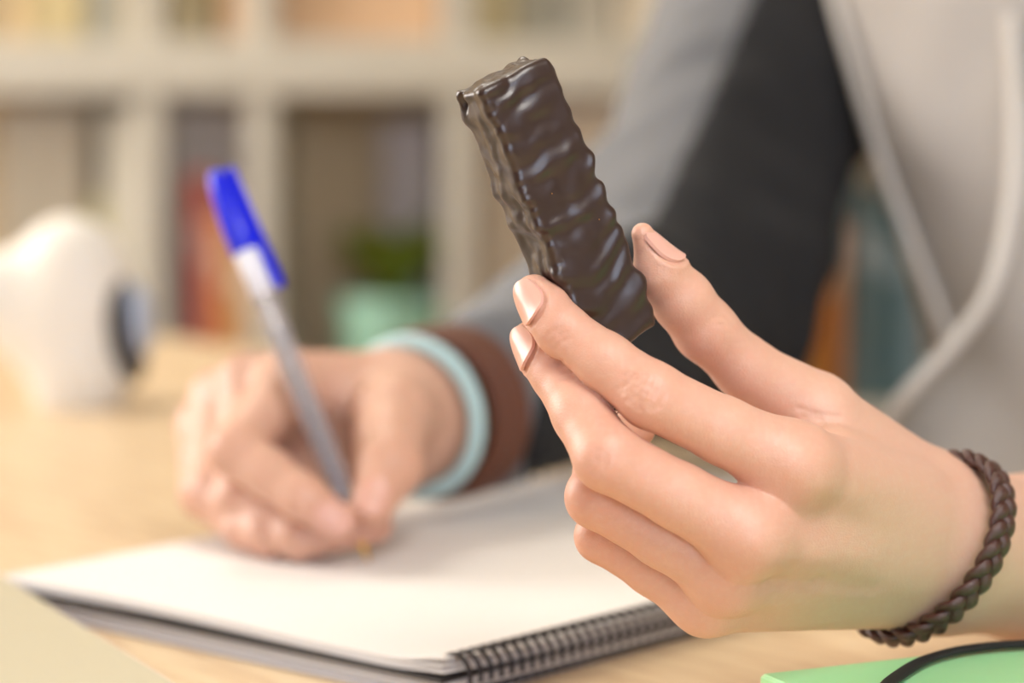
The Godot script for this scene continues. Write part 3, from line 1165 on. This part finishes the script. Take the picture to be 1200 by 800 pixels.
# ---------------------------------------------------------------- furniture and the room
func desk() -> void:
	var e0 := on_plane(170, 389, DESK_Y)
	e0.y = 0.0
	var d := Vector3(0.62, 0, 0.785).normalized()            # the person's side of the desk
	var o := thing("desk", "light wooden desk top under the notebook and the hands", "desk", e0 + d * 0.55 + Vector3(-d.z, 0, d.x) * 0.40)
	o.rotation.y = atan2(-d.z, d.x)
	var g := ramp([Color(0.83, 0.73, 0.59), Color(0.87, 0.78, 0.64), Color(0.80, 0.69, 0.55), Color(0.89, 0.81, 0.68)], [0.0, 0.4, 0.7, 1.0])
	var wood := mat(Color(1, 1, 1), 0.42)
	wood.albedo_texture = noise_tex(8, 0.012, 5, FastNoiseLite.TYPE_SIMPLEX_SMOOTH, g, 1024)
	wood.uv1_triplanar = true
	wood.uv1_scale = Vector3(0.9, 9.0, 9.0)
	part("desk_top", box(Vector3(2.1, 0.028, 0.80), 0.003), wood, o, Vector3(0, DESK_Y - 0.014, 0))
	for x in [-0.98, 0.98]:
		for z in [-0.34, 0.34]:
			part("leg", box(Vector3(0.05, DESK_Y - 0.028, 0.05), 0.004), wood, o, Vector3(x, (DESK_Y - 0.028) * 0.5, z))
	part("apron", box(Vector3(1.90, 0.07, 0.02), 0.002), wood, o, Vector3(0, DESK_Y - 0.065, -0.34))
	part("apron", box(Vector3(1.90, 0.07, 0.02), 0.002), wood, o, Vector3(0, DESK_Y - 0.065, 0.34))

func ornament() -> void:
	var c := on_plane(88, 474, DESK_Y)
	var o := thing("desk_ornament", "white rounded ornament with dark ring on its side at the far desk end", "ornament", c)
	var white := mat(Color(0.93, 0.91, 0.87), 0.5)
	var f := Flesh.new()
	f.k_in = [0.02]
	var z := (c - EYE).dot(-cam_basis.z)
	f.bone(0, at(92, 318, z), at(100, 440, z), 0.022, 0.019)
	f.bone(0, at(62, 330, z + 0.01), at(70, 395, z), 0.020, 0.020)
	f.bone(0, at(82, 300, z), at(110, 350, z), 0.016, 0.018)
	f.bone(0, at(-20, 345, z), at(22, 380, z), 0.020, 0.017)
	f.bone(0, at(22, 350, z), at(60, 360, z), 0.012, 0.016)
	f.bone(0, at(92, 440, z), c + Vector3(0, 0.004, 0), 0.019, 0.017)
	f.net(0.003, c + Vector3(-0.14, -0.02, -0.08), c + Vector3(0.08, 0.18, 0.08))
	world_part("shell", f.build(white), null, o)
	var turn := Vector3(0, 0, -PI * 0.5 + 0.12)
	part("cushion_ring", lathe([[0.012, 0.0], [0.026, 0.0], [0.030, 0.004], [0.029, 0.009], [0.024, 0.011], [0.012, 0.010]]), mat(Color(0.16, 0.15, 0.16), 0.7), o, at(136, 382, z + 0.005) - c, turn)
	part("disc", lathe([[0.0, 0.0], [0.018, 0.0], [0.019, 0.010], [0.014, 0.014], [0.0, 0.015]]), mat(Color(0.72, 0.77, 0.86), 0.4), o, at(143, 378, z + 0.003) - c, turn)

func bookcase() -> void:
	var front := -2.40
	var depth := 0.19
	var o := thing("bookcase", "wide pale wooden bookcase standing behind the person and the desk", "bookcase", Vector3(0.15, 0, front - depth * 0.5))
	var g := ramp([Color(0.75, 0.73, 0.67), Color(0.79, 0.77, 0.71), Color(0.72, 0.70, 0.63)], [0.0, 0.5, 1.0])
	var wood := mat(Color(1, 1, 1), 0.6)
	wood.albedo_texture = noise_tex(12, 0.015, 4, FastNoiseLite.TYPE_SIMPLEX_SMOOTH, g)
	wood.uv1_triplanar = true
	wood.uv1_scale = Vector3(1.0, 6.0, 6.0)
	var brown := mat(Color(0.86, 0.77, 0.62), 0.7)
	var width := 2.7
	for y in [0.06, 0.32, 0.600, 0.923, 1.36, 1.72, 2.0]:
		part("shelf", box(Vector3(width, 0.052 if y == 0.923 else 0.026, depth), 0.003), wood, o, Vector3(0, y - (0.0 if y == 0.923 else 0.013), 0))
	for x in [-width * 0.5, -0.49, -0.385, -0.20, 0.10, 0.48, 0.85, width * 0.5]:
		part("upright", box(Vector3(0.028, 2.0, depth - 0.006), 0.003), wood, o, Vector3(x, 1.0, -0.001))
	part("back_panel", box(Vector3(width, 2.0, 0.012), 0.002), brown, o, Vector3(0, 1.0, -depth * 0.5 + 0.006))

func shelf_box(called: String, label: String, category: String, color: Color, px0: float, px1: float, py: float, y: float, z: float, deep: float, lean := 0.0, group := "") -> Node3D:   # a book, binder or box with its foot on the shelf at height y
	var l := on_depth(px0, 200, z)
	var r := on_depth(px1, 200, z)
	var h := maxf(on_depth(px0, py, z).y - y, 0.03)
	var w := maxf(r.x - l.x, 0.006)
	var o := thing(called, label, category, Vector3((l.x + r.x) * 0.5, y, z - deep * 0.5), 0.0, group)
	o.rotation.z = lean
	if lean != 0.0:
		o.position.y += absf(sin(lean)) * w * 0.5
	if called == "book":
		part("cover", box(Vector3(w, h, deep), 0.002), mat(color, 0.6), o, Vector3(0, h * 0.5, 0))
		part("page_block", box(Vector3(w * 0.8, h - 0.006, 0.004), 0.001), mat(Color(0.88, 0.85, 0.78), 0.9), o, Vector3(0, h * 0.5, -deep * 0.5 - 0.001))
		part("spine_label", box(Vector3(w * 0.7, h * 0.16, 0.001), 0.0003), mat(color.lightened(0.45), 0.6), o, Vector3(0, h * 0.72, deep * 0.5 + 0.0004))
	else:
		part("body", box(Vector3(w, h - 0.02, deep), 0.004), mat(color, 0.7), o, Vector3(0, h * 0.5 - 0.01, 0))
		part("lid", box(Vector3(w + 0.004, 0.022, deep + 0.004), 0.004), mat(color.lightened(0.08), 0.7), o, Vector3(0, h - 0.011, 0))
	return o

func plant(called: String, label: String, where: Vector3, pot_r: float, pot_h: float, pot_color: Color, leaf_r: float, leaf_color: Color, count: int) -> void:
	var o := thing(called, label, "plant", where)
	part("pot", lathe([[0.0, 0.0], [pot_r * 0.75, 0.0], [pot_r * 0.8, 0.004], [pot_r, pot_h - 0.006], [pot_r * 1.02, pot_h], [pot_r * 0.9, pot_h], [pot_r * 0.86, pot_h - 0.012], [0.0, pot_h - 0.014]]), mat(pot_color, 0.45), o)
	var green := mat(leaf_color, 0.5)
	green.backlight_enabled = true
	green.backlight = Color(0.25, 0.35, 0.08)
	for i in count:
		var st := SurfaceTool.new()
		st.begin(Mesh.PRIMITIVE_TRIANGLES)
		st.set_smooth_group(0)
		var w := rng.randf() * TAU
		var tilt := rng.randf_range(0.05, 0.50)
		var l := leaf_r * rng.randf_range(0.7, 1.15)
		var out := Vector3(cos(w), 0, sin(w))
		var side := Vector3(-sin(w), 0, cos(w))
		var prev := []
		for k in 7:
			var t := k / 6.0
			var a := tilt + t * 0.45
			var c := Vector3(0, pot_h - 0.012, 0) + (out * sin(a) + Vector3.UP * cos(a)) * l * t
			var hw := l * 0.16 * sin(PI * clampf(t * 0.92 + 0.06, 0.0, 1.0))
			var row := [c - side * hw + Vector3.UP * hw * 0.4, c, c + side * hw + Vector3.UP * hw * 0.4]
			if prev:
				for m in 2:
					for v in [prev[m], row[m + 1], prev[m + 1], prev[m], row[m], row[m + 1]]:
						st.add_vertex(v)
			prev = row
		part("leaf", finish(st), green, o)

func room() -> void:
	var wallm := relief(mat(Color(0.86, 0.84, 0.79), 0.9), noise_tex(14, 0.04, 4), 0.05, 3.0)
	var x0 := -2.2
	var x1 := 2.4
	var z0 := -2.72
	var z1 := 2.2
	var h := 2.6
	var floor_g := ramp([Color(0.50, 0.37, 0.25), Color(0.58, 0.44, 0.30), Color(0.46, 0.33, 0.22)], [0.0, 0.5, 1.0])
	var fm := mat(Color(1, 1, 1), 0.5)
	fm.albedo_texture = noise_tex(15, 0.014, 4, FastNoiseLite.TYPE_SIMPLEX_SMOOTH, floor_g)
	fm.uv1_triplanar = true
	fm.uv1_scale = Vector3(3.0, 3.0, 0.5)
	struct("floor", box(Vector3(x1 - x0 + 0.4, 0.1, z1 - z0 + 0.4), 0.002), fm, Vector3((x0 + x1) * 0.5, -0.05, (z0 + z1) * 0.5))
	struct("ceiling", box(Vector3(x1 - x0 + 0.4, 0.1, z1 - z0 + 0.4), 0.002), wallm, Vector3((x0 + x1) * 0.5, h + 0.05, (z0 + z1) * 0.5))
	struct("wall_back", box(Vector3(x1 - x0 + 0.4, h, 0.2), 0.002), wallm, Vector3((x0 + x1) * 0.5, h * 0.5, z0 - 0.1))
	struct("wall_right", box(Vector3(0.2, h, z1 - z0), 0.002), wallm, Vector3(x1 + 0.1, h * 0.5, (z0 + z1) * 0.5))
	# window walls: below, above and on both sides of the opening
	var win := func(called: String, axis_x: bool, fixed: float, lo: float, hi: float, from: float, to: float, sill: float, head: float, n: int):
		var wall := Node3D.new()
		wall.name = called
		add_child(wall)
		wall.set_meta("kind", "structure")
		var pane := mat(Color(0.9, 0.95, 1.0, 0.05), 0.02)
		pane.transparency = BaseMaterial3D.TRANSPARENCY_ALPHA
		var white := mat(Color(0.92, 0.92, 0.90), 0.4)
		var put := func(nm: String, u0: float, u1: float, y0: float, y1: float, thick: float, off: float, m: Material, parent: Node3D):
			var size := Vector3(thick, y1 - y0, u1 - u0) if axis_x else Vector3(u1 - u0, y1 - y0, thick)
			var c := Vector3(fixed + off, (y0 + y1) * 0.5, (u0 + u1) * 0.5) if axis_x else Vector3((u0 + u1) * 0.5, (y0 + y1) * 0.5, fixed + off)
			part(nm, box(size, 0.002), m, parent, c)
		put.call("wall_section", lo, from, 0.0, h, 0.2, 0.0, wallm, wall)
		put.call("wall_section", to, hi, 0.0, h, 0.2, 0.0, wallm, wall)
		put.call("wall_section", from, to, 0.0, sill, 0.2, 0.0, wallm, wall)
		put.call("wall_section", from, to, head, h, 0.2, 0.0, wallm, wall)
		var window := Node3D.new()
		window.name = "window_%d" % n
		add_child(window)
		window.set_meta("kind", "structure")
		for u in [from, (from + to) * 0.5 - 0.025, to - 0.05]:
			put.call("window_frame", u, u + 0.05, sill, head, 0.06, 0.0, white, window)
		for y in [sill, head - 0.05]:
			put.call("window_frame", from + 0.05, to - 0.05, y, y + 0.05, 0.058, 0.0, white, window)
		put.call("pane", from + 0.05, (from + to) * 0.5 - 0.025, sill + 0.05, head - 0.05, 0.006, 0.0, pane, window)
		put.call("pane", (from + to) * 0.5 + 0.025, to - 0.05, sill + 0.05, head - 0.05, 0.006, 0.0, pane, window)
	win.call("wall_left", true, x0 - 0.1, z0, z1, -2.55, -0.95, 0.95, 2.40, 1)
	win.call("wall_front", false, z1 + 0.1, x0 - 0.2, x1 + 0.2, -0.6, 1.8, 0.9, 2.35, 2)
	struct("baseboard_back", box(Vector3(x1 - x0, 0.08, 0.015), 0.003), mat(Color(0.9, 0.89, 0.86), 0.5), Vector3((x0 + x1) * 0.5, 0.04, z0 + 0.0075))
	struct("baseboard_right", box(Vector3(0.015, 0.08, z1 - z0 - 0.03), 0.003), mat(Color(0.9, 0.89, 0.86), 0.5), Vector3(x1 - 0.0075, 0.04, (z0 + z1) * 0.5))

func shelf_things() -> void:
	var z := -2.44
	var hi := 0.949
	var lo := 0.600
	# on the thick shelf
	plant("potted_plant", "small green plant in a cream pot on the upper shelf at far left", Vector3(-0.505, hi, z + 0.01), 0.030, 0.05, Color(0.80, 0.74, 0.62), 0.075, Color(0.20, 0.30, 0.08), 16)
	shelf_box("storage_box", "cream storage box on the upper shelf beside the small green plant", "box", Color(0.86, 0.79, 0.60), 34, 100, -70, hi, z, 0.12)
	for b in [[106, 126, -60, Color(0.60, 0.60, 0.55), "dark grey book beside the cream box on the upper shelf"], [127, 150, -80, Color(0.70, 0.68, 0.62), "light grey book between the dark grey book and the tan books"]]:
		shelf_box("book", b[4], "book", b[3], b[0], b[1], b[2], hi, z, 0.12, 0.0, "books between the cream box and the orange box")
	for b in [[154, 176, -60, Color(0.80, 0.71, 0.52), "yellowish tan book, first of four tan books after the grey books"], [182, 202, -74, Color(0.76, 0.69, 0.53), "dull tan book, second of four tan books after the grey books"], [203, 224, -66, Color(0.72, 0.67, 0.54), "greyish tan book, third of four tan books after the grey books"], [225, 250, -82, Color(0.74, 0.68, 0.53), "tall tan book right beside the orange box"]]:
		shelf_box("book", b[4], "book", b[3], b[0], b[1], b[2], hi, z, 0.12, 0.0, "books between the cream box and the orange box")
	shelf_box("storage_box", "wide peach orange box on the upper shelf above the pen", "box", Color(0.84, 0.70, 0.56), 262, 516, -120, hi, z, 0.12)
	shelf_box("storage_box", "narrow cream box on the upper shelf right of the orange box", "box", Color(0.86, 0.80, 0.62), 552, 600, -90, hi, z, 0.12)
	for b in [[606, 632, -80, Color(0.70, 0.68, 0.60), "pale grey book beside the narrow cream box"], [634, 662, -95, Color(0.60, 0.59, 0.54), "darker grey book above the chocolate bar"], [664, 692, -80, Color(0.66, 0.64, 0.58), "mid grey book right of the chocolate bar top"], [694, 716, -88, Color(0.76, 0.73, 0.66), "whitish grey book left of the leaning cream book"]]:
		shelf_box("book", b[4], "book", b[3], b[0], b[1], b[2], hi, z, 0.12, 0.0, "books behind the chocolate bar")
	shelf_box("book", "pale cream book leaning on the upper shelf beside the sleeve", "book", Color(0.84, 0.79, 0.70), 722, 764, -90, hi, z, 0.12, -0.16)
	shelf_box("book", "dark brown thin book leaning on the upper shelf beside the sleeve", "book", Color(0.30, 0.24, 0.18), 782, 794, -100, hi, z, 0.12, -0.22)
	# in the compartments under it
	shelf_box("storage_box", "grey brown fabric box in the compartment at far left", "box", Color(0.70, 0.66, 0.58), 0, 102, 126, lo, z, 0.12)
	shelf_box("binder", "white binder standing in the narrow compartment above the white ornament", "binder", Color(0.84, 0.82, 0.75), 122, 160, 130, lo, z, 0.12)
	shelf_box("book", "yellow green book beside the white binder", "book", Color(0.76, 0.73, 0.46), 107, 120, 235, lo, z, 0.12)
	shelf_box("book", "red book standing behind the blue pen cap", "book", Color(0.78, 0.38, 0.30), 222, 244, 205, lo, z + 0.02, 0.06)
	shelf_box("book", "orange brown book standing beside the red book", "book", Color(0.82, 0.56, 0.34), 246, 270, 250, lo, z + 0.02, 0.06)
	shelf_box("book", "golden brown short book right of the orange brown book", "book", Color(0.78, 0.62, 0.38), 272, 288, 280, lo, z + 0.02, 0.06)
	shelf_box("binder", "pale grey binder at the back of the compartment behind the pen", "binder", Color(0.80, 0.77, 0.73), 196, 290, 116, lo, z - 0.05, 0.06)
	plant("potted_plant", "green leafy plant in a mint pot on the lower shelf behind the writing hand", Vector3(on_depth(456, 370, z).x, lo, z - 0.02), 0.050, 0.104, Color(0.66, 0.86, 0.76), 0.092, Color(0.47, 0.50, 0.14), 44)
	shelf_box("box", "pale lilac box standing behind the mint pot", "box", Color(0.84, 0.81, 0.82), 448, 512, 140, lo, z - 0.09, 0.03)
	shelf_box("storage_box", "large light beige box behind the chocolate bar, under the thick shelf", "box", Color(0.84, 0.78, 0.68), 556, 728, 118, lo, z, 0.12)
	for b in [[925, 958, 300, Color(0.80, 0.60, 0.30), "golden yellow book on the lower shelf, between the sleeve and the orange book"], [962, 990, 262, Color(0.84, 0.52, 0.20), "orange book on the lower shelf between the golden and the teal books"]]:
		shelf_box("book", b[4], "book", b[3], b[0], b[1], b[2], lo, z, 0.12, 0.0, "books seen between the sleeve and the hoodie")
	for b in [[996, 1028, 215, Color(0.40, 0.47, 0.47), "tall grey teal book right beside the orange book"], [1031, 1061, 240, Color(0.28, 0.40, 0.42), "dark teal book between two greyer books by the hoodie"], [1064, 1108, 222, Color(0.46, 0.54, 0.56), "wide blue grey book nearest the hoodie edge"]]:
		shelf_box("book", b[4], "book", b[3], b[0], b[1], b[2], lo, z, 0.12, 0.0, "books seen between the sleeve and the hoodie")

func added_hand_lamp() -> void:  # invented lamp out of view, added to light the raised hand from above
	var o := thing("hand_fill_lamp", "added lamp out of view above the near side of the desk, lighting the raised hand", "lamp", Vector3(0.20, 1.46, -0.14))
	part("shade", lathe([[0.24, 0.0], [0.245, 0.0], [0.16, 0.14], [0.04, 0.19], [0.0, 0.19], [0.0, 0.185], [0.155, 0.135], [0.235, 0.002], [0.24, 0.0]], 48), mat(Color(0.90, 0.89, 0.86), 0.5), o)
	part("cord", tube(PackedVector3Array([Vector3(0, 0.19, 0), Vector3(0, 1.14, 0)]), 0.004, 8), mat(Color(0.2, 0.2, 0.2), 0.6), o)
	var glow := mat(Color(1, 1, 1), 0.6)
	glow.emission_enabled = true
	glow.emission = Color(1.0, 0.95, 0.88)
	glow.emission_energy_multiplier = 1.0
	part("diffuser", lathe([[0.0, 0.010], [0.22, 0.010], [0.225, 0.014], [0.22, 0.018], [0.0, 0.018]], 48), glow, o)
	var l := AreaLight3D.new()
	l.name = "hand_fill_light"
	l.area_size = Vector2(0.36, 0.36)
	l.light_color = Color(1.0, 0.985, 0.965)
	l.light_energy = 0.62
	l.area_range = 12.0
	l.shadow_enabled = true
	o.add_child(l)
	l.rotation = Vector3(-PI * 0.5, 0, 0)
	l.position = Vector3(0, -0.004, 0)

func added_shelf_lamp() -> void:  # invented lamp out of view, added to brighten the bookcase and rim the sleeve
	var o := thing("added_shelf_lamp", "added lamp out of view on the ceiling, brightening the bookcase", "lamp", Vector3(-0.45, 2.6, -1.85))
	part("base", lathe([[0.0, -0.05], [0.36, -0.05], [0.37, -0.04], [0.37, 0.0], [0.0, 0.0]], 48), mat(Color(0.9, 0.9, 0.88), 0.5), o)
	var glow := mat(Color(1, 1, 1), 0.6)
	glow.emission_enabled = true
	glow.emission = Color(1.0, 0.95, 0.87)
	part("diffuser", lathe([[0.0, -0.075], [0.28, -0.068], [0.34, -0.05], [0.0, -0.05]], 48), glow, o)
	var l := AreaLight3D.new()
	l.name = "shelf_fill_light"
	l.area_size = Vector2(0.6, 0.6)
	l.light_color = Color(1.0, 0.98, 0.94)
	l.light_energy = 1.2
	l.area_range = 12.0
	l.shadow_enabled = true
	o.add_child(l)
	l.rotation = Vector3(-PI * 0.5, 0, 0)
	l.position = Vector3(0, -0.08, 0)
